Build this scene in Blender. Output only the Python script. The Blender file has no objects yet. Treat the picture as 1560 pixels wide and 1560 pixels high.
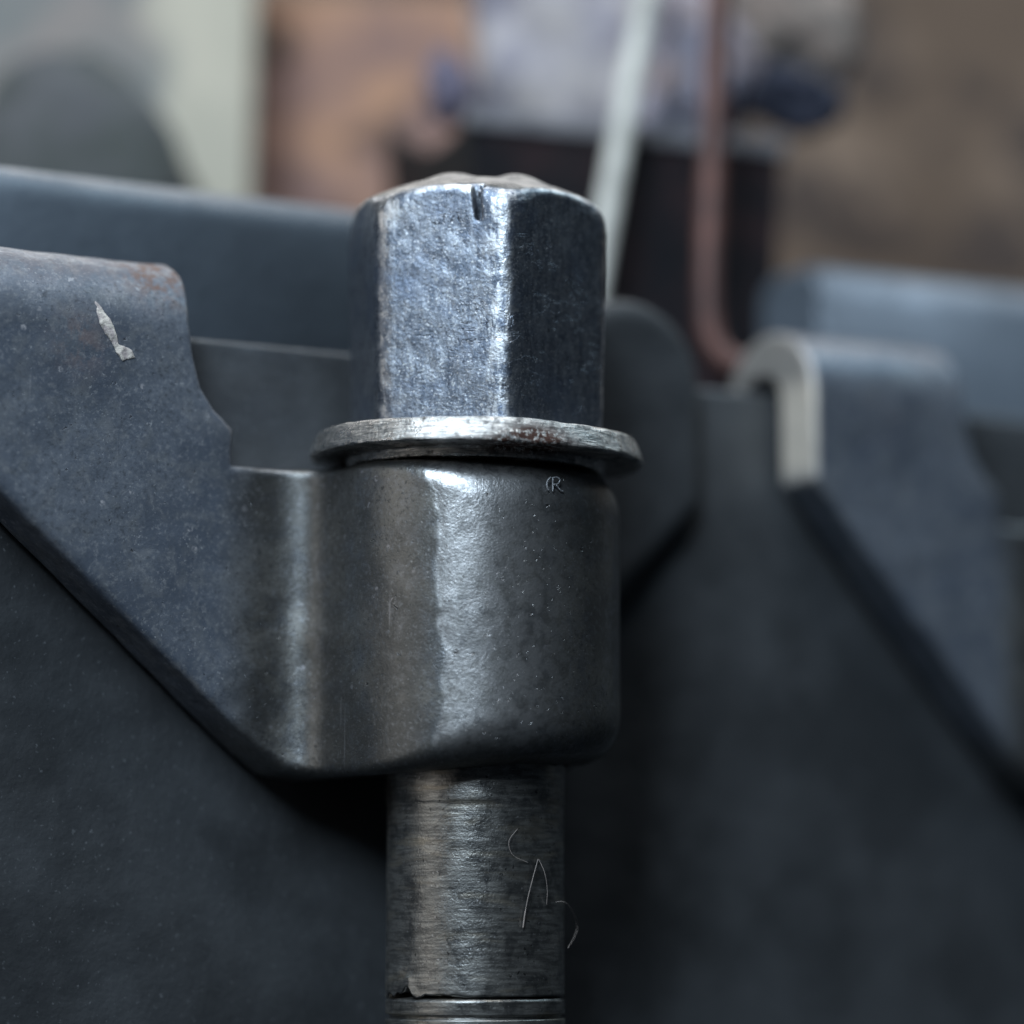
import bpy, bmesh, math, random
import numpy as np
random.seed(7)
S = 8.64e-5            # metres per unit of the layout below (about 0.086 mm)
SC = bpy.context.scene
COL = SC.collection
R = math.radians

# ------------------------------------------------------------------ camera
PITCH = R(7.0)
cd = bpy.data.cameras.new('camera')
cam = bpy.data.objects.new('camera', cd); COL.objects.link(cam)
cam.location = (55*S, -5200*math.cos(PITCH)*S, -5200*math.sin(PITCH)*S)
cam.rotation_euler = (R(90)+PITCH, 0, 0)
cd.sensor_width = 36; cd.lens = 36*5200/1560
cd.clip_start = 0.01; cd.clip_end = 50
cd.dof.use_dof = True
cd.dof.focus_distance = (5200-180)*S
cd.dof.aperture_fstop = cd.lens*1e-3/(262*S)
cd.dof.aperture_blades = 9
SC.camera = cam

# ------------------------------------------------------------------ light: a workshop window and two dimmer lamps, no sun
w = bpy.data.worlds.new('World'); SC.world = w; w.use_nodes = True
w.node_tree.nodes['Background'].inputs[0].default_value = (0.55, 0.75, 1.0, 1)
w.node_tree.nodes['Background'].inputs[1].default_value = 0.014

def area(name, az, el, dist, sx, sy, radiance, col, target=(0, 0, 0)):
    """area lamp; az measured from the camera side, + to the right"""
    a, e = R(az), R(el)
    d = np.array([math.sin(a)*math.cos(e), -math.cos(a)*math.cos(e), math.sin(e)])
    L = bpy.data.lights.new(name, 'AREA'); L.shape = 'RECTANGLE'; L.size = sx; L.size_y = sy
    L.energy = radiance*math.pi*sx*sy; L.color = col
    o = bpy.data.objects.new(name, L); COL.objects.link(o)
    t = np.array(target, float)*S
    o.location = t + d*dist
    from mathutils import Vector
    o.rotation_euler = Vector(-d).to_track_quat('-Z', 'Y').to_euler()
    return o
area('window_light', -14, 33, 0.95, 0.27, 0.44, 23.0, (0.72, 0.87, 1.0))
area('left_bounce_light', -66, 10, 0.8, 0.60, 0.60, 0.95, (1.0, 0.95, 0.88), (0, 0, 0))
area('overhead_light', -6, 72, 0.70, 0.55, 0.45, 5.4, (0.92, 0.97, 1.0), (200, 550, 400))
area('rear_skylight', 182, 52, 0.32, 0.44, 0.14, 3.4, (1.0, 0.98, 0.95), (60, 680, 570))
area('right_skylight', 112, 54, 0.60, 0.30, 0.30, 2.7, (0.62, 0.86, 1.0), (500, 450, 350))
SC.view_settings.view_transform = 'Standard'
SC.view_settings.look = 'None'
SC.view_settings.exposure = 0
SC.view_settings.gamma = 1

# ------------------------------------------------------------------ numeric helpers
def hash3(i, j, k, seed):
    h = (i*374761393 + j*668265263 + k*2147483647 + seed*974711) & 0xFFFFFFFF
    h = ((h ^ (h >> 13))*1274126177) & 0xFFFFFFFF
    h = h ^ (h >> 16)
    return (h & 0xFFFF)/32767.5 - 1.0
def vnoise(p, size, seed=0):
    q = np.asarray(p, float)/size
    i = np.floor(q).astype(np.int64); f = q - i; f = f*f*(3-2*f)
    r = 0
    for a in (0, 1):
        for b in (0, 1):
            for c in (0, 1):
                wgt = (f[:, 0] if a else 1-f[:, 0])*(f[:, 1] if b else 1-f[:, 1])*(f[:, 2] if c else 1-f[:, 2])
                r = r + wgt*hash3(i[:, 0]+a, i[:, 1]+b, i[:, 2]+c, seed)
    return r
def fbm(p, size, seed=0, octs=3):
    r = 0; amp = 1.0
    for o in range(octs):
        r = r + amp*vnoise(p, size/2**o, seed+o*17); amp *= 0.5
    return r
def smax(a, b, k):
    h = np.clip(0.5+0.5*(a-b)/k, 0, 1)
    return b*(1-h)+a*h + k*h*(1-h)
def smin(a, b, k): return -smax(-a, -b, k)
def sstep(x, a, b):
    t = np.clip((x-a)/(b-a), 0, 1); return t*t*(3-2*t)
def sd_poly(x, y, pts):
    d = np.full(x.shape, 1e18); s = np.ones(x.shape)
    n = len(pts)
    for i in range(n):
        (ax, ay), (bx, by) = pts[i], pts[i-1]
        ex, ey = bx-ax, by-ay; wx, wy = x-ax, y-ay
        t = np.clip((wx*ex+wy*ey)/(ex*ex+ey*ey), 0, 1)
        d = np.minimum(d, (wx-ex*t)**2+(wy-ey*t)**2)
        c1 = y >= ay; c2 = y < by; c3 = ex*wy > ey*wx
        flip = (c1 & c2 & c3) | (~c1 & ~c2 & ~c3)
        s = np.where(flip, -s, s)
    return s*np.sqrt(d)
def sd_box2(x, y, x0, x1, y0, y1, r=0):
    qx = np.abs(x-(x0+x1)/2)-(x1-x0)/2+r; qy = np.abs(y-(y0+y1)/2)-(y1-y0)/2+r
    return np.hypot(np.maximum(qx, 0), np.maximum(qy, 0))+np.minimum(np.maximum(qx, qy), 0)-r
def capsule(x, y, z, a, b, r):
    a = np.array(a, float); b = np.array(b, float); e = b-a
    wx, wy, wz = x-a[0], y-a[1], z-a[2]
    t = np.clip((wx*e[0]+wy*e[1]+wz*e[2])/(e@e), 0, 1)
    return np.sqrt((wx-e[0]*t)**2+(wy-e[1]*t)**2+(wz-e[2]*t)**2)-r

def surface_nets(f, lo, hi, h):
    lo = np.array(lo, float); n = [int(math.ceil((hi[a]-lo[a])/h))+1 for a in range(3)]
    ax = [lo[a]+h*np.arange(n[a]) for a in range(3)]
    X, Y, Z = np.meshgrid(*ax, indexing='ij', sparse=True)
    D = np.broadcast_to(f(X, Y, Z), n).astype(np.float32)
    I = D < 0
    cs = [m-1 for m in n]
    acc = np.zeros(cs+[3], np.float32); cnt = np.zeros(cs, np.int32)
    off = [(a, b, c) for a in (0, 1) for b in (0, 1) for c in (0, 1)]
    def sl(A, o): return A[o[0]:o[0]+cs[0], o[1]:o[1]+cs[1], o[2]:o[2]+cs[2]]
    for o in off:
        for axs in range(3):
            if o[axs]: continue
            o2 = list(o); o2[axs] = 1
            m = sl(I, o) != sl(I, o2)
            if not m.any(): continue
            d0 = sl(D, o)[m]; d1 = sl(D, o2)[m]; t = d0/(d0-d1)
            p = np.repeat(np.array(o, np.float32)[None], len(t), 0); p[:, axs] = t
            acc[m] += p; cnt[m] += 1
    act = cnt > 0
    idx = np.full(cs, -1, np.int64); ci = np.argwhere(act); idx[act] = np.arange(len(ci))
    V = lo + h*(ci + acc[act]/cnt[act][:, None])
    quads = []
    for axs in range(3):
        b, c = [(1, 2), (2, 0), (0, 1)][axs]
        s0 = [slice(None)]*3; s1 = [slice(None)]*3
        s0[axs] = slice(0, -1); s1[axs] = slice(1, None)
        m = I[tuple(s0)] != I[tuple(s1)]
        e = np.argwhere(m)
        ok = (e[:, b] > 0) & (e[:, c] > 0) & (e[:, b] < cs[b]) & (e[:, c] < cs[c])
        e = e[ok]
        ins = I[e[:, 0], e[:, 1], e[:, 2]]
        def g(db, dc):
            q = e.copy(); q[:, b] -= db; q[:, c] -= dc
            return idx[q[:, 0], q[:, 1], q[:, 2]]
        qd = np.stack([g(1, 1), g(0, 1), g(0, 0), g(1, 0)], 1)
        qd[~ins] = qd[~ins][:, ::-1]
        quads.append(qd)
    Q = np.concatenate(quads)
    def F(P): return f(P[:, 0], P[:, 1], P[:, 2])
    def grad(P, ee=1.5):
        G = np.stack([F(P+np.eye(3)[a]*ee)-F(P-np.eye(3)[a]*ee) for a in range(3)], 1)
        return G/np.maximum(np.linalg.norm(G, axis=1, keepdims=True), 1e-9)
    for _ in range(2):
        G = grad(V); d = np.clip(F(V), -h, h); V = V - G*d[:, None]
    G = grad(V, 3.0)
    # convexity: positive on worn outer edges, negative in hollows
    hh = 16.0
    a1 = np.cross(G, np.array([0.31, 0.55, 0.77])); a1 /= np.maximum(np.linalg.norm(a1, axis=1, keepdims=True), 1e-9)
    a2 = np.cross(G, a1)
    cv = (F(V+a1*hh)+F(V-a1*hh)+F(V+a2*hh)+F(V-a2*hh))/4/hh
    return V, Q, G, cv

def link(name, me, mats, parent=None, loc=None, rotz=None):
    o = bpy.data.objects.new(name, me); COL.objects.link(o)
    for m in (mats if isinstance(mats, (list, tuple)) else [mats]): me.materials.append(m)
    if parent is not None: o.parent = parent
    if loc is not None: o.location = loc
    if rotz is not None: o.rotation_euler[2] = rotz
    return o
def mesh_np(name, V, Q, attrs=None, smooth=True):
    """V in layout units"""
    me = bpy.data.meshes.new(name)
    V = np.asarray(V, np.float32)*S; Q = np.asarray(Q, np.int32)
    k = Q.shape[1]
    me.vertices.add(len(V)); me.vertices.foreach_set('co', V.ravel())
    me.loops.add(Q.size); me.loops.foreach_set('vertex_index', Q.ravel())
    me.polygons.add(len(Q)); me.polygons.foreach_set('loop_start', np.arange(0, Q.size, k, dtype=np.int32))
    me.update(calc_edges=True); me.validate()
    if smooth: me.polygons.foreach_set('use_smooth', np.ones(len(me.polygons), bool))
    for n, a in (attrs or {}).items():
        at = me.attributes.new(n, 'FLOAT', 'POINT'); at.data.foreach_set('value', np.asarray(a, np.float32))
    return me
def grid_mesh(name, P, closed_u=False, closed_v=False, flip=False, caps=False):
    """P: nu x nv x 3 array of layout-unit points"""
    nu, nv = P.shape[:2]
    iu = np.arange(nu if closed_u else nu-1); iv = np.arange(nv if closed_v else nv-1)
    A, B = np.meshgrid(iu, iv, indexing='ij'); A = A.ravel(); B = B.ravel()
    A2 = (A+1) % nu; B2 = (B+1) % nv
    Q = np.stack([A*nv+B, A2*nv+B, A2*nv+B2, A*nv+B2], 1)
    if flip: Q = Q[:, ::-1]
    return P.reshape(-1, 3), Q
def tube(pts, rad, seg=10):
    """closed tube along a polyline (layout units); rad a number or list"""
    pts = np.array(pts, float); n = len(pts)
    rad = np.full(n, rad, float) if np.isscalar(rad) else np.array(rad, float)
    T = np.gradient(pts, axis=0); T /= np.linalg.norm(T, axis=1, keepdims=True)
    ref = np.array([0.2, 1.0, 0.13]); rings = []
    for i in range(n):
        a = np.cross(T[i], ref); a /= np.linalg.norm(a); b = np.cross(T[i], a)
        ph = np.linspace(0, 2*np.pi, seg, endpoint=False)
        rings.append(pts[i]+rad[i]*(np.cos(ph)[:, None]*a+np.sin(ph)[:, None]*b))
    P = np.stack(rings)                                   # n x seg x 3
    P = np.concatenate([np.repeat(pts[:1, None], seg, 1), P, np.repeat(pts[-1:, None], seg, 1)])
    return grid_mesh('tube', P, closed_v=True)
def spline(ctrl, n):
    c = np.array(ctrl, float); m = len(c); out = []
    t = np.linspace(0, m-1, n)
    for x in t:
        i = min(int(x), m-2); f = x-i
        p0, p1, p2, p3 = c[max(i-1, 0)], c[i], c[i+1], c[min(i+2, m-1)]
        out.append(0.5*((2*p1)+(-p0+p2)*f+(2*p0-5*p1+4*p2-p3)*f*f+(-p0+3*p1-3*p2+p3)*f**3))
    return np.array(out)
def tag(o, label=None, cat=None, group=None, kind=None):
    for k, v in (('label', label), ('category', cat), ('group', group), ('kind', kind)):
        if v: o[k] = v
    return o
def empty(name, loc, rotz=0.0):
    o = bpy.data.objects.new(name, None); COL.objects.link(o)
    o.location = loc; o.rotation_euler[2] = rotz; o.empty_display_size = 0.01
    return o

# ------------------------------------------------------------------ materials
class MT:
    def __init__(s, name):
        s.m = bpy.data.materials.new(name); s.m.use_nodes = True
        s.t = s.m.node_tree; s.b = s.t.nodes['Principled BSDF']
        tc = s.t.nodes.new('ShaderNodeTexCoord'); mp = s.t.nodes.new('ShaderNodeMapping')
        mp.inputs['Scale'].default_value = (1/S, 1/S, 1/S)
        s.t.links.new(tc.outputs['Object'], mp.inputs[0]); s.co = mp.outputs[0]
    def set(s, sock, v):
        if hasattr(v, 'is_linked') or hasattr(v, 'links'): s.t.links.new(v, sock)
        else:
            if isinstance(v, (tuple, list)) and len(v) == 3 and sock.type == 'RGBA': v = (*v, 1)
            sock.default_value = v
    def stretch(s, sx, sy, sz, rot=(0, 0, 0)):
        mp = s.t.nodes.new('ShaderNodeMapping'); mp.inputs['Scale'].default_value = (sx, sy, sz)
        mp.inputs['Rotation'].default_value = rot
        s.t.links.new(s.co, mp.inputs[0]); return mp.outputs[0]
    def noise(s, size, detail=4, rough=0.55, dist=0.0, co=None):
        n = s.t.nodes.new('ShaderNodeTexNoise'); n.inputs['Scale'].default_value = 1.0/size
        n.inputs['Detail'].default_value = detail; n.inputs['Roughness'].default_value = rough
        n.inputs['Distortion'].default_value = dist
        s.t.links.new(co if co else s.co, n.inputs['Vector']); return n.outputs['Fac']
    def voro(s, size, co=None, feature='F1', rnd=1.0):
        n = s.t.nodes.new('ShaderNodeTexVoronoi'); n.feature = feature; n.inputs['Scale'].default_value = 1.0/size
        n.inputs['Randomness'].default_value = rnd
        s.t.links.new(co if co else s.co, n.inputs['Vector']); return n.outputs['Distance']
    def ramp(s, fac, a, b, lo=0.0, hi=1.0, smooth=True):
        n = s.t.nodes.new('ShaderNodeMapRange'); n.interpolation_type = 'SMOOTHSTEP' if smooth else 'LINEAR'
        s.set(n.inputs['Value'], fac)
        n.inputs['From Min'].default_value = a; n.inputs['From Max'].default_value = b
        n.inputs['To Min'].default_value = lo; n.inputs['To Max'].default_value = hi
        return n.outputs['Result']
    def math(s, op, a, b=0.0, clamp=False):
        n = s.t.nodes.new('ShaderNodeMath'); n.operation = op; n.use_clamp = clamp
        s.set(n.inputs[0], a); s.set(n.inputs[1], b); return n.outputs[0]
    def mix(s, fac, a, b):
        n = s.t.nodes.new('ShaderNodeMix'); n.data_type = 'RGBA'
        s.set(n.inputs[0], fac); s.set(n.inputs[6], a); s.set(n.inputs[7], b); return n.outputs[2]
    def mixf(s, fac, a, b):
        n = s.t.nodes.new('ShaderNodeMix'); n.data_type = 'FLOAT'
        s.set(n.inputs[0], fac); s.set(n.inputs[2], a); s.set(n.inputs[3], b); return n.outputs[0]
    def attr(s, name):
        n = s.t.nodes.new('ShaderNodeAttribute'); n.attribute_name = name; return n.outputs['Fac']
    def bump(s, h, dist, strength=1.0, prev=None):
        n = s.t.nodes.new('ShaderNodeBump'); n.inputs['Strength'].default_value = strength
        n.inputs['Distance'].default_value = dist*S
        s.t.links.new(h, n.inputs['Height'])
        if prev is not None: s.t.links.new(prev, n.inputs['Normal'])
        return n.outputs['Normal']
    def out(s, col=None, rough=None, metal=None, nrm=None, spec=None):
        if col is not None: s.set(s.b.inputs['Base Color'], col)
        if rough is not None: s.set(s.b.inputs['Roughness'], rough)
        if metal is not None: s.set(s.b.inputs['Metallic'], metal)
        if spec is not None: s.set(s.b.inputs['Specular IOR Level'], spec)
        if nrm is not None: s.t.links.new(nrm, s.b.inputs['Normal'])
        return s.m

def mat_head():
    m = MT('worn_blued_steel')
    big = m.noise(90, 4, 0.6); mid = m.noise(22, 5, 0.65, 0.4); fine = m.noise(4.5, 3, 0.6)
    streak = m.noise(9, 4, 0.6, 0.2, m.stretch(1, 1, 0.22))
    wear = m.math('ADD', m.math('MULTIPLY', mid, 0.55), m.math('MULTIPLY', streak, 0.45))
    c = m.mix(m.ramp(wear, 0.36, 0.66), (0.11, 0.132, 0.172), (0.34, 0.37, 0.42))
    c = m.mix(m.ramp(m.noise(3.6, 3, 0.6), 0.56, 0.68, 0, 0.75), c, (0.70, 0.71, 0.74))
    c = m.mix(m.ramp(m.noise(5, 3, 0.6), 0.44, 0.34, 0, 0.6), c, (0.08, 0.095, 0.13))
    c = m.mix(m.ramp(big, 0.48, 0.66, 0, 0.5), c, (0.17, 0.21, 0.29))
    edge = m.ramp(m.math('ADD', m.attr('edge'), m.math('MULTIPLY', m.math('SUBTRACT', mid, 0.5), 0.6)), 0.09, 0.30)
    crown = m.attr('crown')
    c = m.mix(crown, c, m.mix(m.ramp(mid, 0.4, 0.6), (0.07, 0.075, 0.08), (0.16, 0.165, 0.17))); edge = m.math('MULTIPLY', edge, m.math('SUBTRACT', 1.0, crown))  # up-facing crown coloured darker to tone down the light from above
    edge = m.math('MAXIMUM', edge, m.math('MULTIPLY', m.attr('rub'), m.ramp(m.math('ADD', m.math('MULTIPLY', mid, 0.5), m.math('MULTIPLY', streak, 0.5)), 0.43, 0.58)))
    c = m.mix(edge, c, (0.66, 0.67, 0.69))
    pit = m.ramp(m.noise(7, 4, 0.7, 1.2), 0.36, 0.30)
    c = m.mix(m.math('MULTIPLY', pit, 0.75), c, (0.03, 0.035, 0.045))
    r = m.mixf(m.ramp(mid, 0.35, 0.65), 0.40, 0.32)
    r = m.mixf(edge, r, 0.34)
    n = m.bump(mid, 1.2, 0.2); n = m.bump(m.noise(6.5, 5, 0.72, 0.3), 1.3, 0.5, n); n = m.bump(fine, 0.9, 0.6, n)
    crack = m.ramp(m.math('ABSOLUTE', m.math('SUBTRACT', m.noise(46, 4, 0.6, 1.0, m.stretch(0.55, 0.55, 1.5)), 0.5)), 0.0, 0.012)
    crk_on = m.ramp(m.noise(75, 2), 0.50, 0.62)
    c = m.mix(m.math('MULTIPLY', m.math('MULTIPLY', crk_on, m.math('SUBTRACT', 1.0, crack)), 0.75), c, (0.02, 0.025, 0.035))
    n = m.bump(m.mixf(crk_on, 1.0, crack), 3, 0.4, n)
    return m.out(c, r, 0.93, n)
def mat_washer():
    m = MT('bright_worn_washer_steel')
    st = m.noise(7, 4, 0.6, 0.1, m.stretch(0.25, 0.25, 2.6)); mid = m.noise(26, 5, 0.65)
    c = m.mix(m.ramp(st, 0.36, 0.66), (0.34, 0.35, 0.35), (0.74, 0.72, 0.70))
    c = m.mix(m.ramp(mid, 0.52, 0.66, 0, 0.85), c, (0.10, 0.105, 0.11))
    rust = m.math('MULTIPLY', m.attr('rust'), m.ramp(m.noise(9, 4, 0.7), 0.36, 0.50))
    c = m.mix(rust, c, (0.045, 0.018, 0.012))
    r = m.mixf(m.ramp(mid, 0.4, 0.66), 0.25, 0.46); r = m.mixf(rust, r, 0.9)
    n = m.bump(st, 3, 0.6); n = m.bump(m.noise(5, 4, 0.65), 2.2, 0.6, n)
    return m.out(c, r, m.mixf(rust, 0.95, 0.1), n)
def mat_clamp():
    m = MT('oiled_forged_steel')
    big = m.noise(150, 4, 0.6); mid = m.noise(34, 5, 0.65, 0.5); fine = m.noise(6, 4, 0.62)
    c = m.mix(m.ramp(big, 0.40, 0.62), (0.088, 0.107, 0.142), (0.134, 0.155, 0.192))
    c = m.mix(m.attr('eye'), c, m.mix(m.ramp(big, 0.40, 0.62), (0.125, 0.127, 0.126), (0.200, 0.199, 0.190)))
    c = m.mix(m.ramp(mid, 0.45, 0.70, 0, 0.6), c, (0.20, 0.215, 0.235))
    sp = m.ramp(m.noise(4.2, 2, 0.5), 0.64, 0.72)
    spk = m.math('MULTIPLY', sp, m.ramp(m.noise(60, 3), 0.42, 0.60))
    c = m.mix(m.math('MULTIPLY', spk, 0.6), c, (0.50, 0.52, 0.55))
    gr = m.noise(7.5, 5, 0.7)
    c = m.mix(m.ramp(gr, 0.52, 0.66, 0, 0.55), c, (0.26, 0.275, 0.30))
    c = m.mix(m.math('MULTIPLY', m.ramp(gr, 0.47, 0.34, 0, 0.6), m.ramp(big, 0.42, 0.58, 0.25, 1.0)), c, (0.05, 0.056, 0.066))
    # rolled scale rubbed off down to paler steel on the round front of the eye
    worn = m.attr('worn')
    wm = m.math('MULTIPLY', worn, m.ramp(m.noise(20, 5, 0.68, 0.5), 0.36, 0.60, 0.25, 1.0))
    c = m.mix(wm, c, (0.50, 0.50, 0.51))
    edge = m.ramp(m.math('ADD', m.attr('edge'), m.math('MULTIPLY', m.math('SUBTRACT', mid, 0.5), 0.5)), 0.20, 0.42, 0, 0.5)
    c = m.mix(edge, c, (0.26, 0.25, 0.25))
    rust = m.math('MULTIPLY', m.attr('rust'), m.ramp(m.noise(20, 5, 0.7), 0.40, 0.60))
    c = m.mix(rust, c, (0.15, 0.095, 0.08))
    end_light = m.attr('end_light')
    c = m.mix(end_light, c, (0.74, 0.67, 0.58))  # light from the left put into the colour of the clamp end
    pit = m.ramp(m.noise(9, 3, 0.6, 0.6), 0.33, 0.27)
    c = m.mix(m.math('MULTIPLY', pit, 0.7), c, (0.03, 0.03, 0.035))
    pol = m.attr('polish')
    fleck = m.math('MULTIPLY', m.ramp(m.voro(34), 0.17, 0.10), m.ramp(m.noise(120, 3), 0.50, 0.62))
    c = m.mix(m.math('MULTIPLY', fleck, m.ramp(m.noise(5, 3), 0.4, 0.6)), c, (0.42, 0.42, 0.45))
    scr = m.math('MULTIPLY', m.ramp(m.noise(14, 3, 0.55, 0.0, m.stretch(1, 1, 0.06, (0, 0.5, 0))), 0.66, 0.72), m.ramp(m.noise(90, 3), 0.45, 0.60))
    c = m.mix(m.math('MULTIPLY', scr, 0.5), c, (0.38, 0.39, 0.42))
    r = m.mixf(m.ramp(mid, 0.35, 0.68), 0.50, 0.38); r = m.mixf(m.attr('eye'), r, m.mixf(m.ramp(mid, 0.35, 0.68), 0.42, 0.33)); r = m.mixf(pol, r, 0.36); r = m.mixf(wm, r, 0.31); r = m.mixf(rust, r, 0.8)
    metal = m.mixf(m.attr('eye'), 0.35, 0.90); metal = m.mixf(pol, metal, 0.55); metal = m.mixf(rust, metal, 0.1); metal = m.mixf(end_light, metal, 0.35)
    n = m.bump(mid, 1.2, 0.22); n = m.bump(m.noise(8, 5, 0.75), 0.9, 0.26, n); n = m.bump(m.noise(3.6, 3, 0.6), 0.8, 0.55, n); n = m.bump(pit, -2.0, 0.5, n)
    return m.out(c, r, metal, n)
def mat_shank():
    m = MT('turned_oily_steel')
    lines = m.noise(5, 4, 0.6, 0.0, m.stretch(0.12, 0.12, 1.0)); mid = m.noise(28, 5, 0.65, 0.4); fine = m.noise(4.5, 3, 0.6)
    zone = m.ramp(m.noise(170, 3, 0.5), 0.42, 0.60)
    c = m.mix(m.ramp(lines, 0.36, 0.66), (0.20, 0.20, 0.195), (0.40, 0.395, 0.38))
    c = m.mix(m.ramp(mid, 0.48, 0.66, 0, 0.6), c, (0.085, 0.09, 0.098))
    c = m.mix(m.math('MULTIPLY', m.ramp(m.noise(42, 3, 0.6, 0.3, m.stretch(0.35, 0.35, 1.7)), 0.52, 0.70), 0.55), c, (0.47, 0.42, 0.34))
    c = m.mix(m.math('MULTIPLY', m.ramp(m.noise(6, 3, 0.6, 0.6), 0.36, 0.29), 0.8), c, (0.02, 0.022, 0.026))
    c = m.mix(m.ramp(m.noise(4, 2, 0.5), 0.66, 0.73, 0, 0.7), c, (0.62, 0.62, 0.64))
    r = m.mixf(m.ramp(mid, 0.35, 0.65), 0.38, 0.29)
    n = m.bump(lines, 1.2, 0.35); n = m.bump(m.noise(7, 5, 0.75, 0.2), 0.9, 0.32, n); n = m.bump(m.noise(3.6, 3, 0.6), 0.9, 0.6, n)
    return m.out(c, r, 0.90, n)
def mat_paint(name, col, rough=0.5, spk=0.35, metal=0.35, var=0.25):
    m = MT(name)
    big = m.noise(260, 4, 0.55); mid = m.noise(60, 4, 0.6)
    d = tuple(x*(1-var) for x in col); l = tuple(min(1, x*(1+var)) for x in col)
    c = m.mix(m.ramp(big, 0.36, 0.64), d, l)
    c = m.mix(m.math('MULTIPLY', m.ramp(m.noise(9, 3, 0.55), 0.62, 0.70), spk), c, tuple(min(1, x*3.5+0.05) for x in col))
    r = m.mixf(m.ramp(mid, 0.35, 0.65), rough-0.06, rough+0.08)
    n = m.bump(m.noise(14, 4, 0.6), 2.5, 0.5); n = m.bump(mid, 6, 0.3, n)
    return m.out(c, r, metal, n)
def mat_plain(name, col, rough=0.6, col2=None, size=70, metal=0.0, a=0.40, b=0.62, bumpd=3, spec=None):
    m = MT(name)
    f = m.noise(size, 5, 0.6, 0.3)
    c = m.mix(m.ramp(f, a, b), col, col2 or tuple(x*0.75 for x in col))
    return m.out(c, rough, metal, m.bump(m.noise(size*0.3, 4, 0.6), bumpd, 0.6), spec)

M_head, M_washer, M_clamp, M_shank = mat_head(), mat_washer(), mat_clamp(), mat_shank()
M_flange = mat_paint('dark_slate_paint', (0.070, 0.076, 0.084), 0.46)
M_rail = mat_paint('blue_grey_paint', (0.115, 0.142, 0.176), 0.42, 0.12, 0.2, 0.10)
M_lug = mat_paint('charcoal_casting_paint', (0.048, 0.053, 0.060), 0.6, 0.1)

TH = R(31)
def uv(u, v, z=0.0):
    """a point of the machine frame (u along the flange, v towards the viewer) in world metres"""
    return (S*(u*math.cos(TH)+v*math.sin(TH)), S*(u*math.sin(TH)-v*math.cos(TH)), S*z)

# ------------------------------------------------------------------ machine casing: flange, rail and lug
def extrude_profile(prof, u0, u1, nu=2):
    """closed profile of (v, z) pairs run along u; local axes are u, -v, z"""
    us = np.linspace(u0, u1, nu); pr = np.array(prof, float)
    P = np.zeros((nu, len(pr), 3)); P[:, :, 0] = us[:, None]; P[:, :, 1] = -pr[None, :, 0]; P[:, :, 2] = pr[None, :, 1]
    V, Q = grid_mesh('x', P, closed_v=True)
    return V, Q
def arc(cx, cy, r, a0, a1, n):
    t = np.radians(np.linspace(a0, a1, n)); return [(cx+r*math.cos(x), cy+r*math.sin(x)) for x in t]
ZB = -1500
casing = tag(empty('machine_casing', uv(0, -240, ZB), TH),
             'dark slate grey machine casing with a thick rounded rail behind the clamp and bolt', 'machine casing')
def sub(V, du=0, dv=0, dz=0):
    V = np.array(V, float); V[:, 1] += -240; V[:, 2] -= ZB; return V   # into the casing's own frame
fp = [(-231, 250)] + arc(-240, 262, 9, 0, 90, 6) + arc(-303, 262, 9, 90, 180, 6) + [(-312, 250), (-312, ZB+6), (-310, ZB), (-233, ZB), (-231, ZB+6)]
V, Q = extrude_profile(fp, -1500, 2700)
link('flange', mesh_np('flange', sub(V), Q), M_flange, casing)
rp = [(-445, 106), (-445, 500)] + arc(-503, 507, 58, 0, 90, 12) + arc(-597, 507, 58, 90, 180, 10) + [(-655, 500), (-655, 106), (-650, 100), (-450, 100)]
for u0, u1, txt in ((-1700, 330, 'left stretch of the blue grey rounded rail'), (985, 3000, 'right stretch of the blue grey rounded rail, beyond the dark bin')):
    V, Q = extrude_profile(rp, u0, u1)
    n_ = len(rp)
    bm = bmesh.new()
    vs = [bm.verts.new(tuple(q*S)) for q in sub(V)]
    for f_ in Q: bm.faces.new([vs[i] for i in f_])
    bm.faces.new(vs[:n_]); bm.faces.new(vs[n_:])
    bmesh.ops.recalc_face_normals(bm, faces=bm.faces[:])
    bmesh.ops.bevel(bm, geom=[e for e in bm.edges if abs(e.verts[0].co.x-e.verts[1].co.x) < 1e-6 and len(e.link_faces) == 2 and any(len(f.verts) > 8 for f in e.link_faces)], offset=14*S, segments=3, affect='EDGES')
    me = bpy.data.meshes.new('rail'); bm.to_mesh(me); bm.free()
    me.polygons.foreach_set('use_smooth', [len(p.vertices) < 8 for p in me.polygons])
    link('rail', me, M_rail, casing)['label'] = txt
def lug_sdf(x, y, z):
    u, v = x, -y
    p2 = smin(np.hypot(u-405, z-258)-142, sd_poly(u, z, [(263, 258), (547, 258), (547, 60), (300, -190), (263, -190)]), 10)
    return smax(p2, np.abs(v+265)-85, 40)
V, Q, G, cv = surface_nets(lug_sdf, (230, 140, -230), (590, 400, 440), 10)
link('lug', mesh_np('lug', sub(V), Q), M_lug, casing)

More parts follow.
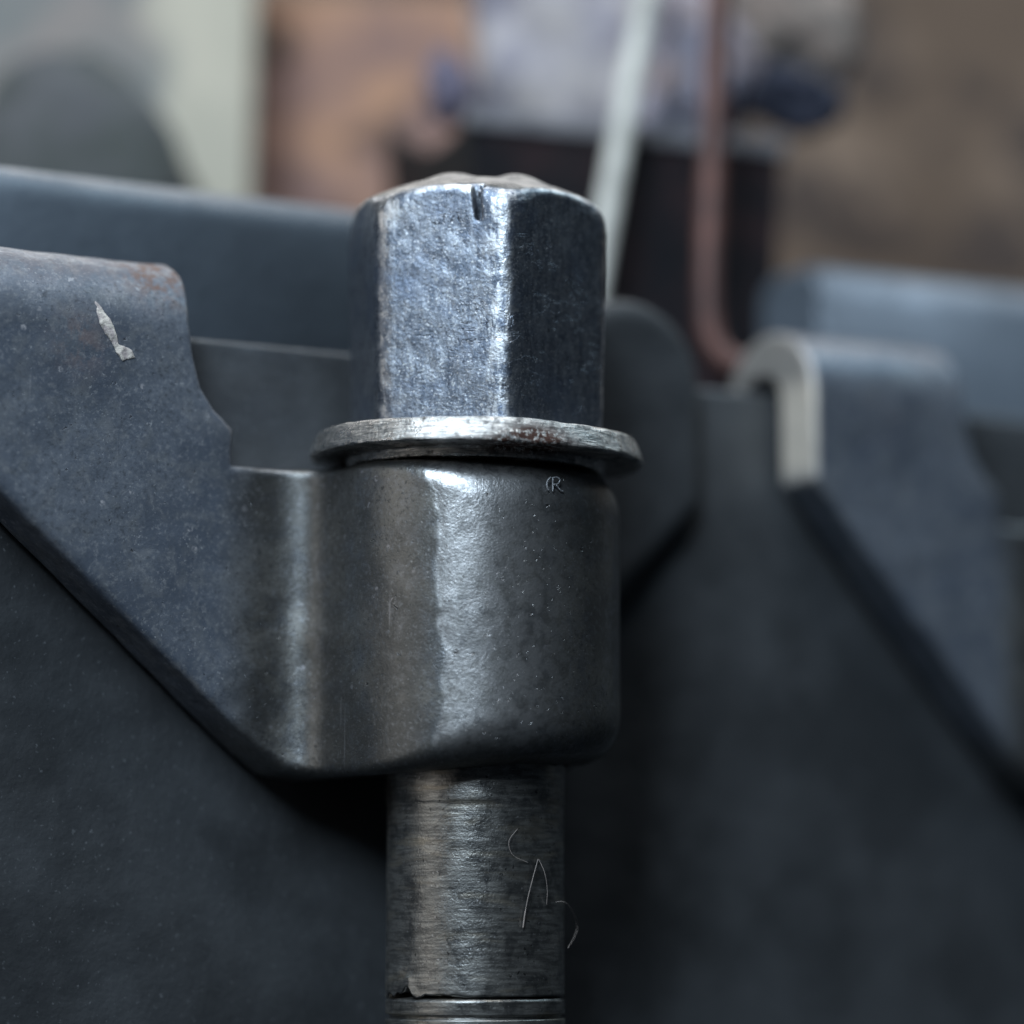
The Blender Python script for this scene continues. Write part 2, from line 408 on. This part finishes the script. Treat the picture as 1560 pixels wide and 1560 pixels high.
# ------------------------------------------------------------------ forged clamps
ZTOP, ZBOSS, ZBOT = 378, 60, -406
def clamp_sdf(left_z):
    poly = [(-752, 900), (-420, 900), (-424, 342), (-430, 268), (-424, 220), (-410, 172), (-388, 140), (-357, 112), (-357, ZBOSS),
            (500, ZBOSS), (500, ZBOT+24), (0, ZBOT+18), (-215, ZBOT-2), (-268, ZBOT+8), (-318, ZBOT+46), (-752, left_z)]
    def f(x, y, z):
        u, v = x, -y
        outer = sd_box2(v, z, -372, -110, -900, ZTOP, 128)
        slot = sd_box2(v, z, -326, -214, -1500, 300, 45)
        sec = smax(outer, -slot, 10)
        back = np.maximum(v+270, 250-z)              # keep only the tip of the rear leg
        sec = np.maximum(sec, -np.maximum(v+268, z-248))
        eye = np.hypot(u, v)-219
        body = smin(eye, sec + 0*u, 130)
        p = sd_poly(u+0*z, z+0*u, poly)
        # left side of the plate has crisp edges, the eye rounded ones
        k = 12 + 66*sstep(u, -260, -60)
        d = smax(body, p, k)
        return smax(d, -(np.hypot(u, v)-139), 4)
    return f
def make_clamp(left_z, seed, h, first):
    f = clamp_sdf(left_z)
    V, Q, G, cv = surface_nets(f, (-790, -260, -450), (260, 400, 400), h)
    u, v, z = V[:, 0], -V[:, 1], V[:, 2]
    n1 = fbm(V, 120, seed, 3); n2 = fbm(V, 30, seed+5, 2)
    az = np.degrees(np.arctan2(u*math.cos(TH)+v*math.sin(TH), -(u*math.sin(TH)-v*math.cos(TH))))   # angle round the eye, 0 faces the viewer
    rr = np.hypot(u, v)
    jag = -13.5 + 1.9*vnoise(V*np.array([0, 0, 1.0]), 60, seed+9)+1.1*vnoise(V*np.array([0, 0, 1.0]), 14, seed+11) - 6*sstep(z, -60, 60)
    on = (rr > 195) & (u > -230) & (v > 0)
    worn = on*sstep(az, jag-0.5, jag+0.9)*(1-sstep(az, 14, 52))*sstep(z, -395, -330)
    edge = np.clip(cv, 0, 1)
    em = sstep(u, -330, -240)
    disp = (2.2-1.5*em)*n1 + (0.9-0.5*em)*n2 - edge*6*np.clip(n2, 0, 1) - 0.7*on*sstep(az, jag-0.6, jag+1.0)
    disp += 3.0*np.exp(-((z+190+0.25*(u+250))/26)**2)*np.exp(-((u+235)/22)**2)
    V = V + G*disp[:, None]
    top = sstep(z, 285, 350)*(u < -430)
    rust = np.clip(top*0.22 + np.exp(-((u+468)**2+(z-345)**2)/45**2)*1.2 + np.exp(-((u+610)**2+(z-225)**2)/42**2)*0.55, 0, 1)*(v > -230)
    end_light = sstep(v, -235, -205)*(1-sstep(z, 250, 335))*(u < -742)*1.0*(0 if first else 1)*sstep(z, 90, 150)  # mask of the right clamp's end face that is coloured as lit
    end_light = np.maximum(end_light, 0.42*(u < -742)*(0 if first else 1)*(z > 200))*np.clip(-G[:, 0], 0, 1)
    return mesh_np('forged_clamp', V*1.0-np.array([0, 0, ZBOT]), Q, {'edge': edge, 'worn': worn, 'rust': rust*(1 if first else 0.25), 'end_light': end_light, 'polish': (0.15 if first else 1.0)*sstep(z, 230, 330), 'eye': sstep(u+14*fbm(V, 60, seed+2, 3), -392, -300)})
c1 = empty('forged_clamp', uv(0, 0, ZBOT), TH)
tag(c1, 'sharp forged steel clamp in the foreground with the hex bolt through its round eye', 'clamp', 'forged clamps hooked over the casing flange')
link('clamp_body', make_clamp(18, 3, 5.0, True), M_clamp, c1)
c2 = empty('forged_clamp', uv(1470, 0, ZBOT), TH)
tag(c2, 'out of focus forged clamp at the right with light painted into its pale end face', 'clamp', 'forged clamps hooked over the casing flange')
link('clamp_body', make_clamp(112, 31, 8.0, False), M_clamp, c2)

# ------------------------------------------------------------------ bolt
bolt = tag(empty('hex_bolt', (0, 0, -900*S)), 'tall worn hexagon head bolt standing upright through the clamp eye', 'bolt')
Z0, Z1 = 96, 507
hexdirs = [R(-45+30+60*k) for k in range(6)]
def head_sdf(x, y, z):
    s = 0.980 + 0.045*(z-Z0)/(Z1-Z0)
    d = -1e9
    for a in hexdirs:
        nx, ny = math.sin(a), -math.cos(a)
        d = np.maximum(d, (x*nx+y*ny)/s-179) if not isinstance(d, np.ndarray) else smax(d, (x*nx+y*ny)/s-179, 5)
    rad = np.hypot(x, y)
    d = smax(d, rad/s-202, 7)
    d = smax(d, (z-(Z1-10-0.42*(rad-120)))*0.92, 8)
    d = smax(d, (z-(Z1-32-1.3*(rad-184)))*0.61, 12)
    d = smax(d, z-(Z1-9), 10)
    dome = np.minimum(np.sqrt((x+33)**2/1.25+(y+55)**2/2.2+((z-Z1+24)*1.6)**2)-46, np.sqrt((x-60)**2/1.15+(y+45)**2/2.2+((z-Z1+24)*1.6)**2)-45)
    d = smin(d, dome*0.6, 8)
    d = smax(d, -capsule(x, y, z, (14, -260, Z1+2), (14, 260, Z1+2), 9), 6)       # groove across the crown
    d = smax(d, -capsule(x, y, z, (10, -184, Z1-18), (13, -182, Z1-60), 2.8), 2)
    d = smax(d, -capsule(x, y, z, (13, -182, Z1-60), (10, -180, Z1-108), 2.0), 2)  # split at the top of the front flat
    d = smax(d, -capsule(x, y, z, (0, -187, Z1-34), (7, -183, Z1-90), 4.0), 8)
    return smax(d, Z0-z, 4)
V, Q, G, cv = surface_nets(head_sdf, (-230, -230, Z0-10), (230, 230, Z1+30), 3.2)
edge = np.clip(cv, 0, 1)
n1 = fbm(V, 90, 41, 3); n2 = fbm(V, 22, 47, 3)
V = V + G*(0.7*n1 + 0.4*n2 - edge*7*np.clip(fbm(V, 16, 53, 2)+0.1, 0, 1))[:, None]
hx, hz = V[:, 0], V[:, 2]
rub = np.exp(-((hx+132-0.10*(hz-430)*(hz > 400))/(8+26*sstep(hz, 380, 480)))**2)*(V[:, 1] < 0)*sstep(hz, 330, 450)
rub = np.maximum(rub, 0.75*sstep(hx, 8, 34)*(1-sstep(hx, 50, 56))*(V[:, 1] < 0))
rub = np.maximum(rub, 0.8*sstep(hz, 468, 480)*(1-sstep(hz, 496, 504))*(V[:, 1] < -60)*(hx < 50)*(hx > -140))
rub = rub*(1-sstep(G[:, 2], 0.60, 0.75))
link('head', mesh_np('head', V+np.array([0, 0, 900]), Q, {'edge': edge, 'rub': np.clip(rub, 0, 1), 'crown': sstep(G[:, 2], 0.62, 0.80)*(hz > 400)}), M_head, bolt)
def ring(prof, nphi, seed, amp):
    """turned surface from (radius, z) pairs with slight unevenness"""
    pr = np.array(prof, float); ph = np.linspace(0, 2*np.pi, nphi, endpoint=False)
    P = np.zeros((nphi, len(pr), 3))
    P[:, :, 0] = np.cos(ph)[:, None]*pr[None, :, 0]; P[:, :, 1] = np.sin(ph)[:, None]*pr[None, :, 0]; P[:, :, 2] = pr[None, :, 1]
    F = P.reshape(-1, 3); nn = fbm(F, 60, seed, 3)*amp+fbm(F*np.array([.3, .3, 1]), 14, seed+3, 2)*amp*0.5
    rad = F[:, :2]/np.maximum(np.linalg.norm(F[:, :2], axis=1, keepdims=True), 1e-6)
    F = F.copy(); F[:, :2] += rad*nn[:, None]
    return F.reshape(P.shape)
GZ = -730
zs = np.concatenate([np.linspace(GZ+1, -430, 110), np.linspace(-428, -300, 50)])
rs = 133.5 + 0*zs + 1.2*sstep(zs, -447, -441)
P = ring([(60, GZ), (126, GZ)] + list(zip(rs, zs)) + [(100, Z0+10)], 300, 71, 0.4)
# torn lip of metal at the lower edge
x, y, z = P[..., 0], P[..., 1], P[..., 2]
azs = np.degrees(np.arctan2(x, -y))
lip = np.exp(-((azs+58)/24)**2)*sstep(-z, -GZ-60, -GZ-10)*(z < GZ+70)
rag = np.exp(-((azs+62)/34)**2)*(z < GZ+36)*(1-sstep(z, GZ+8, GZ+36))
P[..., 2] += rag*(10+16*vnoise(P.reshape(-1, 3)*np.array([1, 1, 0.0]), 13, 8).reshape(x.shape))
P[..., :2] *= (1+0.05*lip*(0.6+0.6*vnoise(P.reshape(-1, 3), 16, 5).reshape(x.shape)))[..., None]
V, Q = grid_mesh('shank', P, closed_u=True)
link('shank', mesh_np('shank', V+np.array([0, 0, 900]), Q), M_shank, bolt)
pr = [(90, GZ+4), (132, GZ-3), (134.5, GZ-7)] + [(134.5 - (6 if 18 < t < 25 else 0), GZ-8-t) for t in np.arange(0, 90, 1.5)] + [(60, -850)]
P = ring(pr, 240, 83, 0.6)
V, Q = grid_mesh('collar', P[:, ::-1], closed_u=True)
link('collar', mesh_np('collar', V+np.array([0, 0, 900]), Q), M_shank, bolt)

# ------------------------------------------------------------------ washer
wash = empty('washer', (0, 0, 60*S))
tag(wash, 'thick steel washer, slightly tilted, between the bolt head and the clamp eye', 'washer')
def washer_sdf(x, y, z):
    r = np.hypot(x, y)
    zz = z + 0.020*x
    side = (r - (258 - 0.36*np.maximum(zz-10, 0)*1.0))*0.94
    d = smax(side, np.abs(zz-33)-19.5, 6)
    d = np.minimum(d, smax(r-196, np.abs(zz-17)-19, 4))      # dished underside bears on the eye
    return smax(d, -(r-137), 4)
V, Q, G, cv = surface_nets(washer_sdf, (-275, -275, -10), (275, 275, 74), 3.6)
edge = np.clip(cv, 0, 1)
n2 = fbm(V, 26, 91, 3)
rust = np.exp(-((V[:, 0]-85)**2)/45**2)*(V[:, 1] < 0)*np.exp(-((V[:, 2]-24)/18)**2)*1.3 + 0.8*np.exp(-((V[:, 0]-60)**2)/90**2)*np.exp(-((V[:, 2]-14)/8)**2)
V = V + G*(1.8*fbm(V, 80, 90, 2)+1.2*n2 - edge*8*np.clip(n2, 0, 1) + 2.2*np.clip(rust, 0, 1)*fbm(V, 9, 95, 2))[:, None]
link('washer_ring', mesh_np('washer_ring', V, Q, {'edge': edge, 'rust': np.clip(rust, 0, 1)}), M_washer, wash)

# ------------------------------------------------------------------ small marks and fibres
# chip of pale filler stuck on the plate of the near clamp
M_smear = mat_plain('pale_filler', (0.62, 0.58, 0.53), 0.75, (0.36, 0.32, 0.32), 14)
def onplate(px, py, v=-110):
    cp, sp = math.cos(PITCH), math.sin(PITCH)
    F = np.array([0, cp, sp]); Up = np.array([0, -sp, cp]); Rt = np.array([1., 0, 0])
    C = np.array([55., 0, 0])-5200*F
    r = F+Rt*(px-780)/5200+Up*(780-py)/5200
    Nn = np.array([math.sin(TH), -math.cos(TH), 0]); Un = np.array([math.cos(TH), math.sin(TH), 0])
    t = (v-C@Nn)/(r@Nn); p = C+t*r
    return p@Un, -v, p[2]
fl_px = [(146, 455), (154, 463), (164, 479), (173, 497), (178, 510), (181, 524), (195, 528), (203, 538), (209, 547), (197, 548), (187, 552),
         (176, 538), (170, 522), (160, 508), (152, 492), (145, 470)]
FL = [(p_[0], p_[2]) for p_ in (onplate(*q) for q in fl_px)]
def smear_sdf(x, y, z):
    zc = np.clip(z-244, 0, 127)
    vs_ = np.where(z > 244, -238+np.sqrt(128.0**2-zc**2), -110.0)
    p = sd_poly(x+0*z, z+0*x, FL)
    return smax(p, np.abs(-y-vs_)-3.2, 3)
fu = [q[0] for q in FL]; fz = [q[1] for q in FL]
V, Q, G, cv = surface_nets(smear_sdf, (min(fu)-10, 90, min(fz)-10), (max(fu)+10, 150, max(fz)+10), 2.2)
V = V + G*(1.6*fbm(V, 8, 7, 2)+1.5*fbm(V, 22, 8, 1))[:, None]
link('filler_smear', mesh_np('filler_smear', V-np.array([0, 0, ZBOT]), Q), M_smear, c1)
# letter struck into the eye below the washer: a bracket-like arc and an R
M_mark = mat_plain('burr_steel', (0.33, 0.34, 0.36), 0.45, (0.22, 0.23, 0.25), 6, 0.6)
def oneye(px, py):
    """point on the round eye seen at that place, in the clamp's frame"""
    xw = (px-725)/5200*4985; ang = math.asin(max(-1, min(1, xw/219)))
    z = (780-py)/5200*5000/math.cos(PITCH) - 219*math.cos(ang)*math.tan(PITCH)
    X, Y = 219*math.sin(ang), -219*math.cos(ang)
    return np.array([X*math.cos(TH)+Y*math.sin(TH), -X*math.sin(TH)+Y*math.cos(TH), z-ZBOT])
strokes = [[(842, 727), (837, 732), (836, 740), (839, 748)], [(845, 727), (845, 749)],
           [(845, 728), (852, 727), (856, 731), (853, 737), (846, 738)], [(850, 738), (857, 747), (861, 748)]]
Vs, Qs, nb = [], [], 0
for s_ in strokes:
    c = spline([oneye(*q) for q in s_], 10)
    v_, q_ = tube(c, 1.4, 6); Vs.append(v_); Qs.append(q_+nb); nb += len(v_)
link('stamped_letter', mesh_np('stamped_letter', np.concatenate(Vs), np.concatenate(Qs)), M_mark, c1)
# lint fibres caught on the shank
M_lint = mat_plain('lint', (0.34, 0.29, 0.27), 0.7, (0.24, 0.21, 0.20), 30)
def onshank(px, py, lift=4.0):
    rr = 134+lift; xw = (px-725)/5200*5060
    ang = math.asin(max(-1, min(1, xw/rr))); Y = -rr*math.cos(ang)
    z = (780-py)/5200*(5200+Y-(780-py)*0.12)/math.cos(PITCH) + Y*math.tan(PITCH)
    return np.array([xw, Y, z])
def fibre(pxs, lift, rad, label):
    c = spline([onshank(*q, lift=l) for q, l in zip(pxs, lift)], 36)
    base = c.min(0)
    v_, q_ = tube(c-base, rad, 6)
    o = link('lint_fibre', mesh_np('lint_fibre', v_, q_), M_lint, None, tuple(base*S))
    tag(o, label, 'fibre', 'lint fibres caught on the bolt shank')
fibre([(798, 1396), (801, 1375), (806, 1350), (814, 1320), (821, 1296)], [3, 5, 6, 7, 3], [0.4]+[1.1]*10+[0.6]*25, 'straight pale fibre slanting down the shank, thick at its lower end')
fibre([(790, 1252), (777, 1270), (783, 1290), (806, 1301)], [2, 6, 6, 2], 0.45, 'short curled hair on the shank just above the two long fibres')
fibre([(822, 1296), (831, 1316), (835, 1340), (834, 1362)], [3, 8, 7, 2], 0.5, 'fine bowed hair just right of the straight pale fibre')
fibre([(848, 1358), (863, 1359), (877, 1376), (881, 1400), (867, 1424)], [2, 14, 16, 16, 14], 0.42, 'fine looped hair sticking out past the right side of the shank')

# ------------------------------------------------------------------ background
def ony(px, py, y):
    """world point (layout units) seen at px, py at depth y"""
    cp, sp = math.cos(PITCH), math.sin(PITCH)
    F = np.array([0, cp, sp]); Up = np.array([0, -sp, cp]); Rt = np.array([1., 0, 0])
    C = np.array([55., 0, 0])-5200*F
    r = F+Rt*(px-780)/5200+Up*(780-py)/5200
    return C+r*((y-C[1])/r[1])
def box(x0, x1, y0, y1, z0, z1, bev=4):
    """bevelled box as layout-unit V, F lists via bmesh"""
    bm = bmesh.new(); bmesh.ops.create_cube(bm, size=1)
    for v in bm.verts:
        v.co.x = x0+(v.co.x+.5)*(x1-x0); v.co.y = y0+(v.co.y+.5)*(y1-y0); v.co.z = z0+(v.co.z+.5)*(z1-z0)
    bmesh.ops.bevel(bm, geom=bm.edges[:], offset=bev, segments=2, profile=0.5, affect='EDGES')
    return bm
def bm_obj(name, bm, mat, parent=None, base=(0, 0, 0), smooth=False):
    me = bpy.data.meshes.new(name)
    for v in bm.verts: v.co = tuple((v.co[i]-base[i])*S for i in range(3))
    bm.to_mesh(me); bm.free()
    if smooth: me.polygons.foreach_set('use_smooth', np.ones(len(me.polygons), bool))
    return link(name, me, mat, parent)
FLOOR = 80
bench = bm_obj('bench_top', box(-3000, 3500, 345, 3200, FLOOR-120, FLOOR), mat_plain('bench_wood', (0.12, 0.08, 0.055), 0.7), None)
bench.rotation_euler[2] = TH; bench['kind'] = 'structure'
# rough brown wall
m = MT('blotchy_brown_wall')
f1 = m.noise(420, 3, 0.5, 0.4); f2 = m.noise(210, 3, 0.5, 0.5)
c = m.mix(m.ramp(f1, 0.38, 0.62), (0.115, 0.078, 0.055), (0.21, 0.148, 0.108))
c = m.mix(m.ramp(f2, 0.50, 0.60, 0, 0.9), c, (0.05, 0.035, 0.03))
M_wall = m.out(c, 0.85, 0, m.bump(f2, 20, 0.7))
wall = bm_obj('wall', box(-3000, 3500, 2150, 2400, FLOOR, 2000), M_wall, None); wall['kind'] = 'structure'
def at_px(px, py, y): return ony(px, py, y)
# tan board standing against the wall
m = MT('tan_board_wood')
f1 = m.noise(240, 3, 0.5, 0.4); f2 = m.noise(120, 3, 0.5, 0.2)
c = m.mix(m.ramp(f1, 0.36, 0.62), (0.46, 0.255, 0.155), (0.25, 0.15, 0.13))
c = m.mix(m.ramp(f2, 0.54, 0.66, 0, 0.75), c, (0.10, 0.06, 0.05))
M_tan = m.out(c, 0.75, 0, m.bump(f2, 8, 0.5))
x0 = at_px(340, 100, 1750)[0]; x1 = at_px(960, 100, 1750)[0]
base = ((x0+x1)/2, 1790, FLOOR)
tb = bm_obj('tan_board', box(x0, x1, 1750, 1830, FLOOR, 1300, 6), M_tan, None, base)
tb.location = tuple(q*S for q in base)
tag(tb, 'blurred orange tan board with dark knots standing behind the bolt head', 'board')
kx, _, kz = at_px(421, 72, 1748)
v_, q_ = grid_mesh('k', np.array([[[kx+r_*math.cos(t)*1.1-base[0], 1750-1.5-8*(1-(r_/34)**2)-base[1], kz+r_*math.sin(t)*1.25-base[2]] for t in np.linspace(0, 2*np.pi, 24, endpoint=False)] for r_ in (0.5, 12, 24, 34)]), closed_v=True)
link('knot', mesh_np('knot', v_, q_), mat_plain('dark_knot', (0.05, 0.035, 0.03), 0.7), tb)
# pale sheet at the left, its edge in front of the tan board
x1 = at_px(372, 130, 1420)[0]; x0 = x1-1500
base = ((x0+x1)/2, 1435, FLOOR)
m = MT('pale_cream_board')
f1 = m.noise(300, 3, 0.5); sx_ = m.t.nodes.new('ShaderNodeSeparateXYZ'); m.t.links.new(m.co, sx_.inputs[0])
left_grey = m.ramp(m.math('ADD', sx_.outputs[0], m.math('MULTIPLY', m.math('SUBTRACT', f1, 0.5), 420)), 600, 470)  # board greyer towards its left side, boundary broken by noise
c = m.mix(m.ramp(f1, 0.4, 0.6), (0.50, 0.46, 0.37), (0.44, 0.41, 0.33))
M_cream = m.out(m.mix(left_grey, c, m.mix(m.ramp(m.noise(150, 3), 0.4, 0.6), (0.16, 0.165, 0.16), (0.23, 0.20, 0.185))), 0.6)
cb = bm_obj('cream_board', box(x0, x1, 1420, 1460, FLOOR, 1500, 5), M_cream, None, base)
cb.location = tuple(q*S for q in base); cb.rotation_euler[1] = R(1.0)
tag(cb, 'blurred pale cream board upright at the upper left', 'board')
def lump(name, px, py, y, rx, ry, rz, mat, label, cat, tilt=0.0, amp=0.16, seed=1, power=2.4, group=None):
    c0 = at_px(px, py, y); rad = np.array([rx, ry, rz], float); res = 60
    th_ = np.linspace(0, 2*np.pi, res*2, endpoint=False); ph = np.linspace(-np.pi/2+0.02, np.pi/2-0.02, res)
    T_, P_ = np.meshgrid(th_, ph, indexing='ij')
    d = np.stack([np.cos(P_)*np.cos(T_), np.cos(P_)*np.sin(T_), np.sin(P_)], -1)
    k = (np.abs(d)**power).sum(-1)**(-1/power)
    F = d.reshape(-1, 3)
    nn = fbm(F+3.1*seed, 0.75, seed, 4)
    Pn = d*k[..., None]*rad*(1+amp*nn.reshape(T_.shape))[..., None]
    ct, st = math.cos(tilt), math.sin(tilt)
    X = Pn[..., 0]*ct-Pn[..., 2]*st; Z = Pn[..., 0]*st+Pn[..., 2]*ct
    Pn = np.stack([X, Pn[..., 1], Z], -1)
    zmin = Pn[..., 2].min()
    v_, q_ = grid_mesh(name, Pn-np.array([0, 0, zmin]), closed_u=True)
    o = link(name, mesh_np(name, v_, q_), mat, None, tuple((c0+np.array([0, 0, zmin]))*S))
    return tag(o, label, cat, group)
# dark sack slumped in front of the cream board, standing on the bench
M_sack = mat_plain('grey_green_canvas', (0.042, 0.050, 0.048), 0.8, (0.066, 0.069, 0.076), 150)
c_ = at_px(95, 420, 1180); rz_ = at_px(95, 75, 1180)[2]-c_[2]
lump('canvas_sack', 95, 420, 1180, 262, 150, rz_, M_sack, 'blurred dark grey green sack slumped before the pale board', 'sack', 0.0, 0.10, 4, 2.1)
# dark sheet metal bin in the gap of the rail
BY = R(22)
bc = at_px(958, 380, 960)
bin_ = tag(empty('metal_bin', (bc[0]*S, bc[1]*S, FLOOR*S), BY), 'blurred dark sheet metal bin with a pale rim behind the bolt head', 'bin')
BT = at_px(985, 205, 960)[2]-FLOOR      # height of the rim
HW, HB = 314, 272                       # half width at the rim and at the bottom
m = MT('dark_rusty_sheet'); f1 = m.noise(110, 4, 0.6)
M_bin = m.out(m.mix(m.ramp(f1, 0.42, 0.64), (0.012, 0.012, 0.016), (0.038, 0.022, 0.025)), 0.5, 0.3, m.bump(f1, 4, 0.5))
M_rim = mat_plain('scuffed_grey_rim', (0.30, 0.30, 0.33), 0.45, (0.20, 0.20, 0.22), 60, 0.3)
def panel(name, pts, off, mat, parent):
    """slab from an outline and an offset vector"""
    bm = bmesh.new(); a_ = [bm.verts.new(tuple(p)) for p in pts]
    b_ = [bm.verts.new(tuple(np.array(p)+np.array(off))) for p in pts]
    n_ = len(pts); bm.faces.new(a_); bm.faces.new(b_[::-1])
    for i in range(n_): bm.faces.new([a_[i], b_[i], b_[(i+1) % n_], a_[(i+1) % n_]])
    bmesh.ops.recalc_face_normals(bm, faces=bm.faces[:])
    return bm_obj(name, bm, mat, parent)
D = 440
panel('front_panel', [(-HB, 12, 0), (HB, 12, 0), (HW, 0, BT), (-HW, 0, BT)], (0, 10, 0), M_bin, bin_)
panel('back_panel', [(-HB, D-12, 0), (HB, D-12, 0), (HW, D, BT), (-HW+125, D, BT), (-HW+60, D, BT+55), (-HW, D, BT+85)], (0, -10, 0), M_bin, bin_)
scoop = [(-HB+2, 24, 2), (-HB+2, D-24, 2), (-HW+2, D-12, BT+80)] + [(-HW+2, D-14-(D-30)*t, BT+80-80*t-52*math.sin(math.pi*t)) for t in np.linspace(0.08, 0.92, 9)] + [(-HW+2, 12, BT-4)]
panel('side_panel', scoop, (9, 0, 0), M_bin, bin_)
panel('side_panel', [(HB-2, 24, 2), (HB-2, D-24, 2), (HW-2, D-12, BT-3), (HW-2, 12, BT-3)], (-9, 0, 0), M_bin, bin_)
panel('bottom_panel', [(-HB+12, 26, 3), (HB-12, 26, 3), (HB-12, D-26, 3), (-HB+12, D-26, 3)], (0, 0, 9), M_bin, bin_)
bm_obj('rim', box(-HW-6, HW+6, -9, 9, BT-12, BT+20, 4), M_rim, bin_)
# rods standing on the bench before the bin
def rod(name, pts, rad, mat, label, cat):
    c = spline(pts, 40); base = np.array([c[-1][0], c[-1][1], c[:, 2].min()])
    v_, q_ = tube(c-base, rad, 16)
    o = link(name, mesh_np(name, v_, q_), mat, None, tuple(base*S)); return tag(o, label, cat)
M_wrod = mat_plain('flux_coated_rod', (0.64, 0.64, 0.60), 0.55, (0.46, 0.46, 0.43), 90)
M_crod = mat_plain('brown_copper_rod', (0.135, 0.066, 0.056), 0.5, (0.085, 0.046, 0.042), 90, 0.3)
p_ = [at_px(1002, -130, 905), at_px(985, 0, 890), at_px(953, 170, 860), at_px(924, 330, 830)]
q_ = p_[-1].copy(); d_ = (p_[-1]-p_[0])/np.linalg.norm(p_[-1]-p_[0]); q_ = q_+d_*((q_[2]-FLOOR-24)/-d_[2])
rod('white_rod', p_+[q_], 23, M_wrod, 'pale grey white rod leaning across the front of the dark bin', 'rod')
g_ = at_px(1081, 480, 800)
rod('copper_rod', [at_px(1098, -130, 860), at_px(1094, 0, 850), at_px(1084, 250, 825), at_px(1079, 420, 805), at_px(1080, 490, 800), at_px(1090, 528, 797), at_px(1112, 552, 795), at_px(1150, 562, 795)], 24, M_crod,
    'reddish brown rod with a hooked lower end before the dark bin', 'rod')
# rags and wrapping stuffed into the bin
M_wrap = mat_plain('pale_grey_wrapping', (0.39, 0.36, 0.365), 0.55, (0.22, 0.21, 0.265), 120)
M_navy = mat_plain('navy_cloth', (0.020, 0.025, 0.045), 0.85, (0.032, 0.036, 0.06), 60)
M_lilac = mat_plain('mauve_cloth', (0.10, 0.10, 0.155), 0.85, (0.16, 0.13, 0.17), 50)
M_drab = mat_plain('drab_cloth', (0.17, 0.145, 0.13), 0.85, (0.24, 0.19, 0.165), 90)
lump('plastic_wrapping', 850, 40, 1230, 165, 90, 255, M_wrap, 'blurred pale grey crumpled wrapping rising out of the bin', 'wrapping', 0.16, 0.22, 6, 4.0)
lump('cloth_rag', 1050, 110, 1170, 120, 90, 150, mat_plain('pale_blue_cloth', (0.24, 0.25, 0.33), 0.8, (0.36, 0.29, 0.29), 90), 'blurred pale blue grey rag between the two upright rods', 'rag', 0.1, 0.3, 9, 3.0, 'rags stuffed into the bin')
lump('cloth_rag', 1205, 150, 1130, 92, 70, 56, M_navy, 'blurred navy blue rag at the right end of the bin', 'rag', -0.35, 0.36, 12, 3.0, 'rags stuffed into the bin')
lump('cloth_rag', 1200, 45, 1220, 125, 80, 120, M_drab, 'blurred drab grey brown rag above the navy one', 'rag', 0.0, 0.35, 15, 2.6, 'rags stuffed into the bin')
lump('cloth_rag', 683, 140, 1140, 44, 50, 70, M_lilac, 'small blurred mauve rag at the left end of the bin', 'rag', 0.0, 0.2, 18, 2.2, 'rags stuffed into the bin')
